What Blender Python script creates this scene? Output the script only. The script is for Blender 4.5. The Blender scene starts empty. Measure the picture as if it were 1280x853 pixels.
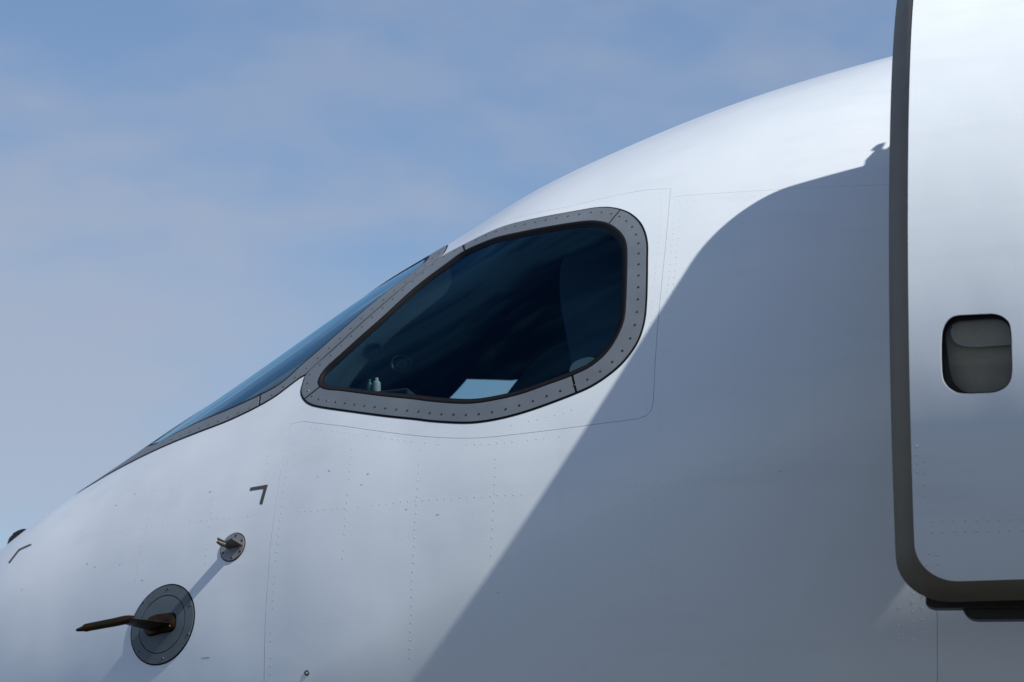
import bpy, bmesh, math, random
import numpy as np
from mathutils import Vector, Matrix
from mathutils.geometry import delaunay_2d_cdt

# ------------------------------------------------------------------ camera, world, sun, exposure
sc = bpy.context.scene
col = sc.collection
R_ = math.radians
random.seed(7)
rng = np.random.default_rng(11)

YAW, PIT, DIST, FPX = R_(8.5), R_(8.5), 13.0, 5200.0        # telephoto, from slightly aft and below
d_ = np.array([-math.sin(YAW) * math.cos(PIT), math.cos(YAW) * math.cos(PIT), math.sin(PIT)])
r_ = np.cross(d_, [0, 0, 1]); r_ /= np.linalg.norm(r_)
u_ = np.cross(r_, d_)
TGT = np.array([0, -1.38, 3.4])
CAM = TGT - DIST * d_
cam = bpy.data.cameras.new('camera')
camo = bpy.data.objects.new('camera', cam)
col.objects.link(camo)
camo.matrix_world = Matrix(((r_[0], u_[0], -d_[0], CAM[0]), (r_[1], u_[1], -d_[1], CAM[1]), (r_[2], u_[2], -d_[2], CAM[2]), (0, 0, 0, 1)))
cam.sensor_width = 36.0
cam.lens = 36.0 * FPX / 1280.0
cam.clip_start, cam.clip_end = 0.5, 20000.0
cam.dof.use_dof = True
cam.dof.focus_distance = 13.15
cam.dof.aperture_fstop = 4.0
sc.camera = camo

SUN_AZ, SUN_EL = R_(23.3), R_(46.8)                           # from aft, a little on the camera's side
SUN = np.array([math.cos(SUN_EL) * math.cos(SUN_AZ), -math.cos(SUN_EL) * math.sin(SUN_AZ), math.sin(SUN_EL)])
sun = bpy.data.lights.new('sun', 'SUN')
sun.energy, sun.angle, sun.color = 4.3, R_(0.53), (1.0, 0.965, 0.905)
suno = bpy.data.objects.new('sun', sun)
col.objects.link(suno)
suno.rotation_euler = Vector(SUN).to_track_quat('Z', 'Y').to_euler()
suno.location = (20, -8, 20)

world = bpy.data.worlds.new('World')
sc.world = world
world.use_nodes = True
wn, wl = world.node_tree.nodes, world.node_tree.links
bg = wn['Background']
sky = wn.new('ShaderNodeTexSky')
sky.sky_type = 'NISHITA'
sky.sun_disc = False
sky.sun_elevation = SUN_EL
sky.sun_rotation = math.atan2(SUN[0], SUN[1])
sky.air_density, sky.dust_density, sky.ozone_density, sky.altitude = 1.0, 0.1, 3.2, 600
tc = wn.new('ShaderNodeTexCoord')
mp = wn.new('ShaderNodeMapping'); mp.inputs['Scale'].default_value = (1.0, 1.0, 2.3); mp.inputs['Location'].default_value = (-0.24, 1.31, 2.26)
nz = wn.new('ShaderNodeTexNoise'); nz.inputs['Scale'].default_value = 9.5; nz.inputs['Detail'].default_value = 7.0; nz.inputs['Roughness'].default_value = 0.56
nz2 = wn.new('ShaderNodeTexNoise'); nz2.inputs['Scale'].default_value = 2.6; nz2.inputs['Detail'].default_value = 2.0
ad = wn.new('ShaderNodeMath'); ad.operation = 'ADD'
rp = wn.new('ShaderNodeMapRange'); rp.inputs['From Min'].default_value = 0.86; rp.inputs['From Max'].default_value = 1.24
rp.inputs['To Min'].default_value = 0.03; rp.inputs['To Max'].default_value = 0.68
rp.interpolation_type = 'SMOOTHSTEP'
mx = wn.new('ShaderNodeMix'); mx.data_type = 'RGBA'
mx.inputs['B'].default_value = (4.4, 4.75, 5.35, 1)
wl.new(tc.outputs['Generated'], mp.inputs['Vector'])
wl.new(mp.outputs['Vector'], nz.inputs['Vector']); wl.new(mp.outputs['Vector'], nz2.inputs['Vector'])
wl.new(nz.outputs['Fac'], ad.inputs[0]); wl.new(nz2.outputs['Fac'], ad.inputs[1])
wl.new(ad.outputs[0], rp.inputs['Value']); wl.new(rp.outputs['Result'], mx.inputs['Factor'])
wl.new(sky.outputs['Color'], mx.inputs['A']); tint = wn.new('ShaderNodeMix'); tint.data_type = 'RGBA'; tint.blend_type = 'MULTIPLY'; tint.inputs['Factor'].default_value = 1.0
tint.inputs['B'].default_value = (0.93, 0.935, 1.0, 1)            # the photograph's cool white balance
wl.new(mx.outputs['Result'], tint.inputs['A']); wl.new(tint.outputs['Result'], bg.inputs['Color'])
bg.inputs['Strength'].default_value = 0.083

sc.render.engine = 'CYCLES'
sc.view_settings.view_transform = 'Standard'
sc.view_settings.look = 'None'
sc.view_settings.gamma = 1.0
sc.view_settings.exposure = 0.3
sc.view_settings.use_curve_mapping = False
sc.cycles.max_bounces = 10
sc.cycles.transparent_max_bounces = 16

# ------------------------------------------------------------------ materials
def lin(c):
    return tuple(((v / 255) / 12.92 if v / 255 < 0.04045 else ((v / 255 + 0.055) / 1.055) ** 2.4) for v in c)

def mat(name, base, rough=0.5, metal=0.0, var=0.0, vscale=6.0, bump=0.0, bscale=40.0, coat=0.0, spec=0.5, rvar=0.0):
    m = bpy.data.materials.new(name); m.use_nodes = True
    n, l = m.node_tree.nodes, m.node_tree.links
    p = n['Principled BSDF']
    p.inputs['Base Color'].default_value = (*base, 1)
    p.inputs['Roughness'].default_value = rough
    p.inputs['Metallic'].default_value = metal
    p.inputs['Coat Weight'].default_value = coat
    p.inputs['Coat Roughness'].default_value = 0.08
    p.inputs['Specular IOR Level'].default_value = spec
    t = n.new('ShaderNodeTexCoord')
    if var or rvar:
        z = n.new('ShaderNodeTexNoise'); z.inputs['Scale'].default_value = vscale; z.inputs['Detail'].default_value = 6
        l.new(t.outputs['Object'], z.inputs['Vector'])
    if var:
        g = n.new('ShaderNodeMapRange'); g.inputs['From Min'].default_value = 0.3; g.inputs['From Max'].default_value = 0.7
        g.inputs['To Min'].default_value = 1 - var; g.inputs['To Max'].default_value = 1 + var * 0.4
        x = n.new('ShaderNodeMix'); x.data_type = 'RGBA'; x.blend_type = 'MULTIPLY'; x.inputs['Factor'].default_value = 1
        x.inputs['A'].default_value = (*base, 1)
        cb = n.new('ShaderNodeCombineColor')
        l.new(z.outputs['Fac'], g.inputs['Value'])
        for k in range(3): l.new(g.outputs['Result'], cb.inputs[k])
        l.new(cb.outputs['Color'], x.inputs['B']); l.new(x.outputs['Result'], p.inputs['Base Color'])
    if rvar:
        g2 = n.new('ShaderNodeMapRange'); g2.inputs['From Min'].default_value = 0.3; g2.inputs['From Max'].default_value = 0.7
        g2.inputs['To Min'].default_value = rough - rvar; g2.inputs['To Max'].default_value = rough + rvar
        l.new(z.outputs['Fac'], g2.inputs['Value']); l.new(g2.outputs['Result'], p.inputs['Roughness'])
    if bump:
        zb = n.new('ShaderNodeTexNoise'); zb.inputs['Scale'].default_value = bscale; zb.inputs['Detail'].default_value = 3
        b = n.new('ShaderNodeBump'); b.inputs['Strength'].default_value = 1.0; b.inputs['Distance'].default_value = bump
        l.new(t.outputs['Object'], zb.inputs['Vector']); l.new(zb.outputs['Fac'], b.inputs['Height']); l.new(b.outputs['Normal'], p.inputs['Normal'])
    return m

def paint_material(name, base, wave):
    """gloss white aircraft enamel: oil-canning of the thin skin, faint grime streaks, tiny specks"""
    m = bpy.data.materials.new(name); m.use_nodes = True
    n, l = m.node_tree.nodes, m.node_tree.links
    p = n['Principled BSDF']
    p.inputs['Roughness'].default_value = 0.34
    p.inputs['Coat Weight'].default_value = 0.45
    p.inputs['Coat Roughness'].default_value = 0.10
    t = n.new('ShaderNodeTexCoord')
    def noise(scale, stretch=(1, 1, 1), detail=3, rough=0.5):
        a = n.new('ShaderNodeMapping'); a.inputs['Scale'].default_value = stretch
        z = n.new('ShaderNodeTexNoise'); z.inputs['Scale'].default_value = scale; z.inputs['Detail'].default_value = detail; z.inputs['Roughness'].default_value = rough
        l.new(t.outputs['Object'], a.inputs['Vector']); l.new(a.outputs['Vector'], z.inputs['Vector'])
        return z.outputs['Fac']
    def rng_(v, a, b, c, d):
        g = n.new('ShaderNodeMapRange'); l.new(v, g.inputs['Value'])
        for k, q in zip(('From Min', 'From Max', 'To Min', 'To Max'), (a, b, c, d)): g.inputs[k].default_value = q
        return g.outputs['Result']
    def mul(a, b):
        g = n.new('ShaderNodeMath'); g.operation = 'MULTIPLY'; l.new(a, g.inputs[0]); l.new(b, g.inputs[1]); return g.outputs[0]
    cloud = rng_(noise(1.7, (1, 1, 1), 4), 0.3, 0.75, 1.0, 0.955)
    streak = rng_(noise(5.0, (0.18, 1, 1.6), 6, 0.6), 0.52, 0.8, 1.0, 0.885)
    down = rng_(noise(14.0, (1, 1, 0.06), 4, 0.6), 0.6, 0.85, 1.0, 0.95)
    speck = rng_(noise(230.0, (1, 1, 1), 1, 0.5), 0.80, 0.84, 1.0, 0.78)
    f = mul(mul(cloud, streak), mul(down, speck))
    x = n.new('ShaderNodeMix'); x.data_type = 'RGBA'
    x.inputs['A'].default_value = (base[0] * 0.35, base[1] * 0.34, base[2] * 0.32, 1); x.inputs['B'].default_value = (*base, 1)
    l.new(f, x.inputs['Factor']); l.new(x.outputs['Result'], p.inputs['Base Color'])
    l.new(rng_(noise(3.0, (0.4, 1, 1), 5), 0.3, 0.7, 0.27, 0.42), p.inputs['Roughness'])
    b1 = n.new('ShaderNodeBump'); b1.inputs['Distance'].default_value = wave
    l.new(noise(4.2, (1, 1, 0.75), 1, 0.4), b1.inputs['Height'])
    b2 = n.new('ShaderNodeBump'); b2.inputs['Distance'].default_value = 0.00012
    l.new(noise(160.0, (1, 1, 1), 2), b2.inputs['Height']); l.new(b1.outputs['Normal'], b2.inputs['Normal'])
    l.new(b2.outputs['Normal'], p.inputs['Normal'])
    l.new(b1.outputs['Normal'], p.inputs['Coat Normal'])
    return m

def glass_material(name, tint, ior=1.5, boost=1.0, film=(0.86, 0.95, 1.0)):
    """thin glazing: tinted clear pane with Fresnel reflection"""
    m = bpy.data.materials.new(name); m.use_nodes = True
    n, l = m.node_tree.nodes, m.node_tree.links
    n.remove(n['Principled BSDF'])
    out = n['Material Output']
    tr = n.new('ShaderNodeBsdfTransparent'); tr.inputs['Color'].default_value = (*tint, 1)
    gl = n.new('ShaderNodeBsdfGlossy'); gl.inputs['Roughness'].default_value = 0.03; gl.inputs['Color'].default_value = (*film, 1)
    fr = n.new('ShaderNodeFresnel'); fr.inputs['IOR'].default_value = ior
    ge = n.new('ShaderNodeNewGeometry')                      # a thin pane reflects alike from both sides
    io = n.new('ShaderNodeMapRange'); io.inputs['To Min'].default_value = ior; io.inputs['To Max'].default_value = 1.0 / ior
    l.new(ge.outputs['Backfacing'], io.inputs['Value']); l.new(io.outputs['Result'], fr.inputs['IOR'])
    mu = n.new('ShaderNodeMath'); mu.operation = 'MULTIPLY'; mu.inputs[1].default_value = boost; mu.use_clamp = True
    mi = n.new('ShaderNodeMixShader')
    t = n.new('ShaderNodeTexCoord')
    z = n.new('ShaderNodeTexNoise'); z.inputs['Scale'].default_value = 2.5; z.inputs['Detail'].default_value = 1
    b = n.new('ShaderNodeBump'); b.inputs['Distance'].default_value = 0.002
    l.new(t.outputs['Object'], z.inputs['Vector']); l.new(z.outputs['Fac'], b.inputs['Height']); l.new(b.outputs['Normal'], gl.inputs['Normal'])
    l.new(fr.outputs[0], mu.inputs[0]); l.new(mu.outputs[0], mi.inputs['Fac']); l.new(tr.outputs[0], mi.inputs[1]); l.new(gl.outputs[0], mi.inputs[2]); l.new(mi.outputs[0], out.inputs['Surface'])
    return m

M = {}
M['paint'] = paint_material('white_enamel', (0.78, 0.84, 0.88), 0.0045)
M['door_paint'] = paint_material('white_enamel_door', (0.78, 0.84, 0.88), 0.005)
M['rivet'] = mat('painted_rivet', (0.74, 0.75, 0.76), 0.3)
M['groove'] = mat('joint_sealant', (0.36, 0.37, 0.39), 0.7)
M['retainer'] = mat('grey_painted_metal', (0.155, 0.18, 0.205), 0.42, 0.0, var=0.12, vscale=9, rvar=0.08)
M['rubber'] = mat('black_rubber', (0.004, 0.004, 0.005), 0.6, spec=0.25, bump=0.0008, bscale=60)
M['screw'] = mat('worn_screw_head', (0.12, 0.10, 0.10), 0.3, 0.7)
M['bolt'] = mat('dark_screw_head', (0.06, 0.052, 0.056), 0.4, 0.5)
M['glass'] = glass_material('cockpit_side_glass', (0.60, 0.74, 0.77), 1.5, 0.66, (0.20, 0.62, 1.0))
M['wglass'] = glass_material('windshield_glass', (0.42, 0.68, 0.76), 1.5, 2.6, (0.60, 0.88, 0.90))
M['rim'] = mat('door_edge_primer', (0.18, 0.16, 0.12), 0.5, var=0.1, vscale=12)
M['black'] = mat('black_metal', (0.012, 0.011, 0.010), 0.5)
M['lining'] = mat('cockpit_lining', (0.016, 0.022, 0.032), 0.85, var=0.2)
M['trim'] = mat('grey_cockpit_trim', (0.45, 0.47, 0.44), 0.7, var=0.1)
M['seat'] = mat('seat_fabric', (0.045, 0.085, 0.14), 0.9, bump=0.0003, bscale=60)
M['finmat'] = mat('brown_grey_metal', (0.11, 0.10, 0.09), 0.5, 0.3, var=0.2, vscale=60)
M['plate'] = mat('blue_grey_plate', (0.105, 0.135, 0.15), 0.5, 0.0, var=0.12, vscale=25)
M['steel'] = mat('bare_steel', (0.30, 0.31, 0.30), 0.5, 0.3, var=0.2, vscale=40)
M['mark'] = mat('dark_mark_paint', (0.075, 0.07, 0.06), 0.5)
M['chip'] = mat('brown_chip', (0.26, 0.19, 0.15), 0.7)
M['apron'] = mat('apron_concrete', (0.045, 0.047, 0.050), 0.85, var=0.15, vscale=0.4)
M['pale'] = mat('pale_plastic', (0.62, 0.64, 0.60), 0.5)
M['dull'] = mat('dull_white_plastic', (0.30, 0.31, 0.31), 0.5)
M['yellow'] = mat('yellow_edge', (0.55, 0.42, 0.05), 0.5)
M['shade'] = mat('window_shade', (0.60, 0.55, 0.46), 0.6, var=0.15, vscale=15)
M['green'] = mat('green_plastic', (0.02, 0.09, 0.06), 0.5)

def burnt_metal():
    m = bpy.data.materials.new('heat_stained_metal'); m.use_nodes = True
    n, l = m.node_tree.nodes, m.node_tree.links
    p = n['Principled BSDF']; p.inputs['Metallic'].default_value = 0.9; p.inputs['Roughness'].default_value = 0.38
    t = n.new('ShaderNodeTexCoord'); z = n.new('ShaderNodeTexNoise'); z.inputs['Scale'].default_value = 22; z.inputs['Detail'].default_value = 4
    c = n.new('ShaderNodeValToRGB'); e = c.color_ramp.elements
    e[0].position, e[0].color = 0.30, (0.02, 0.022, 0.03, 1)
    e[1].position, e[1].color = 0.72, (0.04, 0.034, 0.03, 1)
    for pos, cc in ((0.45, (0.085, 0.038, 0.018, 1)), (0.58, (0.05, 0.045, 0.022, 1))):
        q = e.new(pos); q.color = cc
    l.new(t.outputs['Object'], z.inputs['Vector']); l.new(z.outputs['Fac'], c.inputs['Fac']); l.new(c.outputs['Color'], p.inputs['Base Color'])
    return m
M['burnt'] = burnt_metal()

# ------------------------------------------------------------------ object helpers
def link_mesh(name, verts, faces, material, parent=None, normals=None, smooth=True):
    me = bpy.data.meshes.new(name)
    me.from_pydata([tuple(map(float, v)) for v in verts], [], [tuple(int(i) for i in f) for f in faces])
    me.update()
    if smooth:
        me.polygons.foreach_set('use_smooth', [True] * len(me.polygons))
    if normals is not None:
        me.normals_split_custom_set_from_vertices([tuple(map(float, v)) for v in normals])
    me.materials.append(material)
    o = bpy.data.objects.new(name, me)
    col.objects.link(o)
    if parent is not None: o.parent = parent
    return o

def link_bm(name, bm, material, parent=None, smooth=False, angle=35):
    me = bpy.data.meshes.new(name)
    bmesh.ops.recalc_face_normals(bm, faces=bm.faces[:])
    bm.to_mesh(me); bm.free()
    me.materials.append(material)
    if smooth:
        me.polygons.foreach_set('use_smooth', [True] * len(me.polygons))
        try: me.set_sharp_from_angle(angle=R_(angle))
        except Exception: pass
    o = bpy.data.objects.new(name, me)
    col.objects.link(o)
    if parent is not None: o.parent = parent
    return o

# ------------------------------------------------------------------ surfaces
def spl(xk, yk):
    xk = np.array(xk, float); yk = np.array(yk, float); n = len(xk); h = np.diff(xk); A = np.eye(n); b = np.zeros(n)
    for i in range(1, n - 1):
        A[i, i - 1] = h[i - 1]; A[i, i] = 2 * (h[i - 1] + h[i]); A[i, i + 1] = h[i]
        b[i] = 6 * ((yk[i + 1] - yk[i]) / h[i] - (yk[i] - yk[i - 1]) / h[i - 1])
    Mm = np.linalg.solve(A, b)
    def f(x):
        x = np.asarray(x, float); i = np.clip(np.searchsorted(xk, x) - 1, 0, n - 2); t = x - xk[i]; hh = h[i]
        return yk[i] + t * ((yk[i + 1] - yk[i]) / hh - hh * (2 * Mm[i] + Mm[i + 1]) / 6) + t * t * Mm[i] / 2 + t ** 3 * (Mm[i + 1] - Mm[i]) / (6 * hh)
    return f

# stations along the fuselage (metres, nose forward = -x): half width, widest height, crown, keel
ST = [(k - 640) * .0025 for k in (-340, -310, -250, -170, -90, 0, 100, 200, 300, 400, 500, 600, 700, 850, 1000, 1150, 1300, 1600, 2000, 2600)]
F_W = spl(ST, [.02, .18, .35, .53, .67, .80, .94, 1.065, 1.165, 1.25, 1.31, 1.36, 1.398, 1.441, 1.47, 1.488, 1.5, 1.505, 1.505, 1.505])
F_M = spl(ST, [2.1, 2.1, 2.1, 2.1, 2.105, 2.12, 2.16, 2.215, 2.3, 2.43, 2.58, 2.74, 2.88, 3.06, 3.19, 3.28, 3.34, 3.38, 3.39, 3.39])
F_T = spl(ST, [2.13, 2.45, 2.7, 2.88, 3.03, 3.171, 3.33, 3.489, 3.655, 3.815, 3.955, 4.101, 4.216, 4.36, 4.473, 4.562, 4.635, 4.73, 4.77, 4.77])
F_B = spl(ST, [2.07, 1.95, 1.84, 1.73, 1.65, 1.58, 1.51, 1.46, 1.43, 1.41, 1.40, 1.40, 1.40, 1.41, 1.43, 1.45, 1.46, 1.47, 1.47, 1.47])
QS = 1.3                                                     # metres per radian in the unrolled (x, q) plane

class Hull:
    def F(s, P):
        x, y, z = P[..., 0], P[..., 1], P[..., 2]
        m = F_M(x); zz = z - m; h = np.where(zz > 0, F_T(x) - m, m - F_B(x))
        return (y / F_W(x)) ** 2 + (zz / h) ** 2 - 1
    def point(s, q):
        q = np.asarray(q, float); x = q[..., 0]; th = q[..., 1] / QS; c = np.cos(th); m = F_M(x)
        h = np.where(c > 0, F_T(x) - m, m - F_B(x))
        return np.stack([x, -F_W(x) * np.sin(th), m + h * c], -1)
    def normal(s, P):
        e = 1e-4; g = np.stack([s.F(P + e * k) - s.F(P - e * k) for k in np.eye(3)], -1)
        return g / np.linalg.norm(g, axis=-1, keepdims=True)
    def unroll(s, P):
        x = P[..., 0]; m = F_M(x); zz = P[..., 2] - m; h = np.where(zz > 0, F_T(x) - m, m - F_B(x))
        return np.stack([x, QS * np.arctan2(-P[..., 1] / F_W(x), zz / h)], -1)
    XMIN = ST[0] + .02

DW, DH, DZ, DG = 1.5, 1.415, 3.25, 0.884                      # the open door: same section, standing off the hull
DK, DX = 0.20, 1.236                                          # it hangs turned a little towards the nose
class DoorSkin(Hull):
    def __init__(s, e=0.0): s.e = e; s.XMIN = -9
    def F(s, P):
        return ((P[..., 1] + DG + DK * (P[..., 0] - DX)) / (DW - s.e)) ** 2 + ((P[..., 2] - DZ) / (DH - s.e)) ** 2 - 1
    def point(s, q):
        q = np.asarray(q, float); th = q[..., 1] / QS
        return np.stack([q[..., 0], -DG - DK * (q[..., 0] - DX) - (DW - s.e) * np.sin(th), DZ + (DH - s.e) * np.cos(th)], -1)
    def unroll(s, P):
        return np.stack([P[..., 0], QS * np.arctan2(-(P[..., 1] + DG + DK * (P[..., 0] - DX)) / (DW - s.e), (P[..., 2] - DZ) / (DH - s.e))], -1)
HULL, DOOR = Hull(), DoorSkin()

def rays(pp):
    pp = np.atleast_2d(np.asarray(pp, float))
    v = d_ * FPX + r_ * (pp[:, :1] - 640) + u_ * (426.5 - pp[:, 1:])
    return v / np.linalg.norm(v, axis=1, keepdims=True)

def seen(pp, surf=HULL, t0=10.2, t1=15.5):
    """where lines of sight measured in the photograph meet a surface, as unrolled (x, q)"""
    v = rays(pp); ts = np.linspace(t0, t1, 900)
    Q = CAM + ts[None, :, None] * v[:, None]
    f = (surf.F(Q) < 0) & (Q[..., 0] > surf.XMIN)
    i = f.argmax(1)
    if not f.any(1).all(): raise RuntimeError('misses surface: %s' % np.atleast_2d(pp)[~f.any(1)])
    a, b = ts[i - 1], ts[i]
    for _ in range(30):
        m = (a + b) / 2; c = surf.F(CAM + m[:, None] * v) < 0
        b = np.where(c, m, b); a = np.where(c, a, m)
    return surf.unroll(CAM + b[:, None] * v)

def depth_point(px, py, ref):
    v = rays([(px, py)])[0]
    return CAM + v * (((np.asarray(ref) - CAM) @ d_) / (v @ d_))

def plane_y(px, py, y):
    v = rays([(px, py)])[0]
    return CAM + v * ((y - CAM[1]) / v[1])

def catmull(p, closed, step):
    p = np.asarray(p, float); n = len(p); out = []
    for i in range(n if closed else n - 1):
        if closed: a, b, c, e = p[(i - 1) % n], p[i], p[(i + 1) % n], p[(i + 2) % n]
        else: a, b, c, e = p[max(i - 1, 0)], p[i], p[i + 1], p[min(i + 2, n - 1)]
        # centripetal parameterisation keeps tight corners clean
        t0 = 0; t1 = t0 + max(np.linalg.norm(b - a), 1e-9) ** .5; t2 = t1 + max(np.linalg.norm(c - b), 1e-9) ** .5; t3 = t2 + max(np.linalg.norm(e - c), 1e-9) ** .5
        k = max(2, int(np.linalg.norm(c - b) / step))
        for t in np.linspace(t1, t2, k, endpoint=False):
            A1 = a if t1 - t0 < 1e-4 else (t1 - t) / (t1 - t0) * a + (t - t0) / (t1 - t0) * b
            A2 = (t2 - t) / (t2 - t1) * b + (t - t1) / (t2 - t1) * c
            A3 = e if t3 - t2 < 1e-4 else (t3 - t) / (t3 - t2) * c + (t - t2) / (t3 - t2) * e
            B1 = (t2 - t) / (t2 - t0) * A1 + (t - t0) / (t2 - t0) * A2
            B2 = (t3 - t) / (t3 - t1) * A2 + (t - t1) / (t3 - t1) * A3
            out.append((t2 - t) / (t2 - t1) * B1 + (t - t1) / (t2 - t1) * B2)
    if not closed: out.append(p[-1])
    return np.array(out)

def resample(q, step, surf, closed=True):
    P = surf.point(q)
    if closed: P = np.vstack([P, P[:1]]); q = np.vstack([q, q[:1]])
    L = np.concatenate([[0], np.cumsum(np.linalg.norm(np.diff(P, axis=0), axis=1))])
    n = max(4, int(round(L[-1] / step)))
    s = np.linspace(0, L[-1], n, endpoint=not closed)
    return np.stack([np.interp(s, L, q[:, 0]), np.interp(s, L, q[:, 1])], -1)

def area(q):
    return 0.5 * np.sum(q[:, 0] * np.roll(q[:, 1], -1) - np.roll(q[:, 0], -1) * q[:, 1])

def offset_loop(q, dist, surf, relax=2):
    """move a closed loop inwards (dist > 0) along the surface"""
    P = surf.point(q); N = surf.normal(P)
    t = np.roll(P, -1, 0) - np.roll(P, 1, 0); t /= np.linalg.norm(t, axis=1, keepdims=True)
    m = np.cross(N, t)
    g = surf.unroll(P + m * 0.01)
    if abs(area(g)) > abs(area(q)): m = -m
    for _ in range(relax):
        m = (np.roll(m, 1, 0) + 2 * m + np.roll(m, -1, 0)); m /= np.linalg.norm(m, axis=1, keepdims=True)
    return surf.unroll(P + m * dist)

def inside(pts, loop):
    x, y = pts[:, 0], pts[:, 1]; c = np.zeros(len(pts), bool); a = loop; b = np.roll(loop, -1, 0)
    for (x0, y0), (x1, y1) in zip(a, b):
        if y0 == y1: continue
        k = ((y0 > y) != (y1 > y)) & (x < (x1 - x0) * (y - y0) / (y1 - y0) + x0)
        c ^= k
    return c

def strip_poly(q, width, surf):
    """thin closed polygon along an open line on the surface (a joint)"""
    P = surf.point(q); N = surf.normal(P)
    t = np.gradient(P, axis=0); t /= np.linalg.norm(t, axis=1, keepdims=True)
    m = np.cross(N, t)
    return np.vstack([surf.unroll(P + m * width / 2), surf.unroll(P - m * width / 2)[::-1]])

def triangulate(outer, holes=(), grooves=(), xs=None, qs=None):
    pts, edges = [], []
    def add_loop(l):
        k = len(pts)
        pts.extend([tuple(map(float, v)) for v in l])
        edges.extend([(k + i, k + (i + 1) % len(l)) for i in range(len(l))])
    add_loop(outer)
    for h in list(holes) + list(grooves): add_loop(h)
    if xs is not None:
        g = np.stack(np.meshgrid(xs, qs, indexing='ij'), -1).reshape(-1, 2)
        g = g[inside(g, outer)]
        for h in holes: g = g[~inside(g, h)]
        for h in grooves: g = g[~inside(g, h)]
        pts.extend([tuple(map(float, v)) for v in g])
    V, E, Fc, *_ = delaunay_2d_cdt([Vector(p) for p in pts], edges, [], 0, 1e-7)
    V = np.array([tuple(v) for v in V]); T = np.array([f for f in Fc if len(f) == 3])
    c = V[T].mean(1)
    k = inside(c, outer)
    for h in list(holes) + list(grooves): k &= ~inside(c, h)
    return V, T[k]

def components(T):
    par = {}
    def find(a):
        while par[a] != a: par[a] = par[par[a]]; a = par[a]
        return a
    em = {}
    for i, t in enumerate(T):
        par[i] = i
        for a, b in ((t[0], t[1]), (t[1], t[2]), (t[2], t[0])):
            e = (min(a, b), max(a, b))
            if e in em: par[find(i)] = find(em[e])
            else: em[e] = i
    g = {}
    for i in range(len(T)): g.setdefault(find(i), []).append(i)
    return [T[v] for v in sorted(g.values(), key=len, reverse=True)]

def sheet(name, V, T, surf, material, parent, off=0.0, thick=0.003, mirror=False, flip=False):
    """a piece of skin: triangles lifted onto the surface, with an edge of its own thickness"""
    idx = np.unique(T); mp_ = {int(k): i for i, k in enumerate(idx)}
    P = surf.point(V[idx]); N = surf.normal(P)
    T2 = np.array([[mp_[int(a)] for a in t] for t in T])
    top = P + N * off
    n0 = np.cross(top[T2[:, 1]] - top[T2[:, 0]], top[T2[:, 2]] - top[T2[:, 0]])
    bad = (n0 * N[T2[:, 0]]).sum(1) < 0
    T2[bad] = T2[bad][:, ::-1]
    verts, norms, faces = list(top), list(N), [tuple(t) for t in T2]
    if thick:
        cnt = {}
        for t in T2:
            for a, b in ((t[0], t[1]), (t[1], t[2]), (t[2], t[0])): cnt[(a, b)] = 1
        for (a, b) in list(cnt):
            if (b, a) in cnt: continue
            k = len(verts)
            pa, pb = top[a], top[b]
            nn = np.cross(pb - pa, N[a]); nn /= max(np.linalg.norm(nn), 1e-9)
            verts += [pa, pb, pb - N[b] * thick, pa - N[a] * thick]; norms += [nn] * 4
            faces.append((k, k + 3, k + 2, k + 1))
    verts, norms = np.array(verts), np.array(norms)
    if mirror:
        verts = verts * [1, -1, 1]; norms = norms * [1, -1, 1]; faces = [f[::-1] for f in faces]
    if flip:
        norms = -norms; faces = [f[::-1] for f in faces]
    return link_mesh(name, verts, faces, material, parent, norms)

def ribbon(name, loops, material, parent, closed=True, mirror=False):
    """quads between successive loops of points with equal counts"""
    n = len(loops[0]); V = np.vstack(loops); faces = []
    for k in range(len(loops) - 1):
        for i in range(n if closed else n - 1):
            j = (i + 1) % n
            faces.append((k * n + i, k * n + j, (k + 1) * n + j, (k + 1) * n + i))
    if mirror: V = V * [1, -1, 1]; faces = [f[::-1] for f in faces]
    o = link_mesh(name, V, faces, material, parent)
    bm = bmesh.new(); bm.from_mesh(o.data); bmesh.ops.recalc_face_normals(bm, faces=bm.faces[:]); bm.to_mesh(o.data); bm.free()
    o.data.polygons.foreach_set('use_smooth', [True] * len(o.data.polygons))
    return o

def frame_of(N, toward):
    z = np.asarray(N) / np.linalg.norm(N); x = np.asarray(toward, float); x = x - z * (x @ z); x /= np.linalg.norm(x); y = np.cross(z, x)
    return x, y, z

def disc_bm(r, h, seg=12, dome=0.0):
    bm = bmesh.new()
    a = [bm.verts.new((r * math.cos(2 * math.pi * i / seg), r * math.sin(2 * math.pi * i / seg), 0)) for i in range(seg)]
    b = [bm.verts.new((r * .86 * math.cos(2 * math.pi * i / seg), r * .86 * math.sin(2 * math.pi * i / seg), h)) for i in range(seg)]
    for i in range(seg): bm.faces.new((a[i], a[(i + 1) % seg], b[(i + 1) % seg], b[i]))
    if dome:
        c = bm.verts.new((0, 0, h + dome))
        for i in range(seg): bm.faces.new((b[i], b[(i + 1) % seg], c))
    else: bm.faces.new(b)
    return bm

def at_matrix(P, N, toward=(1, 0, 0.01)):
    x, y, z = frame_of(N, toward)
    return Matrix(((x[0], y[0], z[0], P[0]), (x[1], y[1], z[1], P[1]), (x[2], y[2], z[2], P[2]), (0, 0, 0, 1)))

# ------------------------------------------------------------------ the ground (below the frame; it lights the belly)
gm = bmesh.new()
bmesh.ops.create_grid(gm, x_segments=8, y_segments=8, size=6000)
ground = link_bm('apron_ground', gm, M['apron'])
ground['kind'] = 'structure'

# ------------------------------------------------------------------ the aircraft
plane = bpy.data.objects.new('passenger_aircraft', None)
plane.location = (0, 0, 0)
col.objects.link(plane)
plane['label'] = 'nose of a white passenger jet with grey-framed cockpit windows and forward door swung open'
plane['category'] = 'aircraft'

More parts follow.
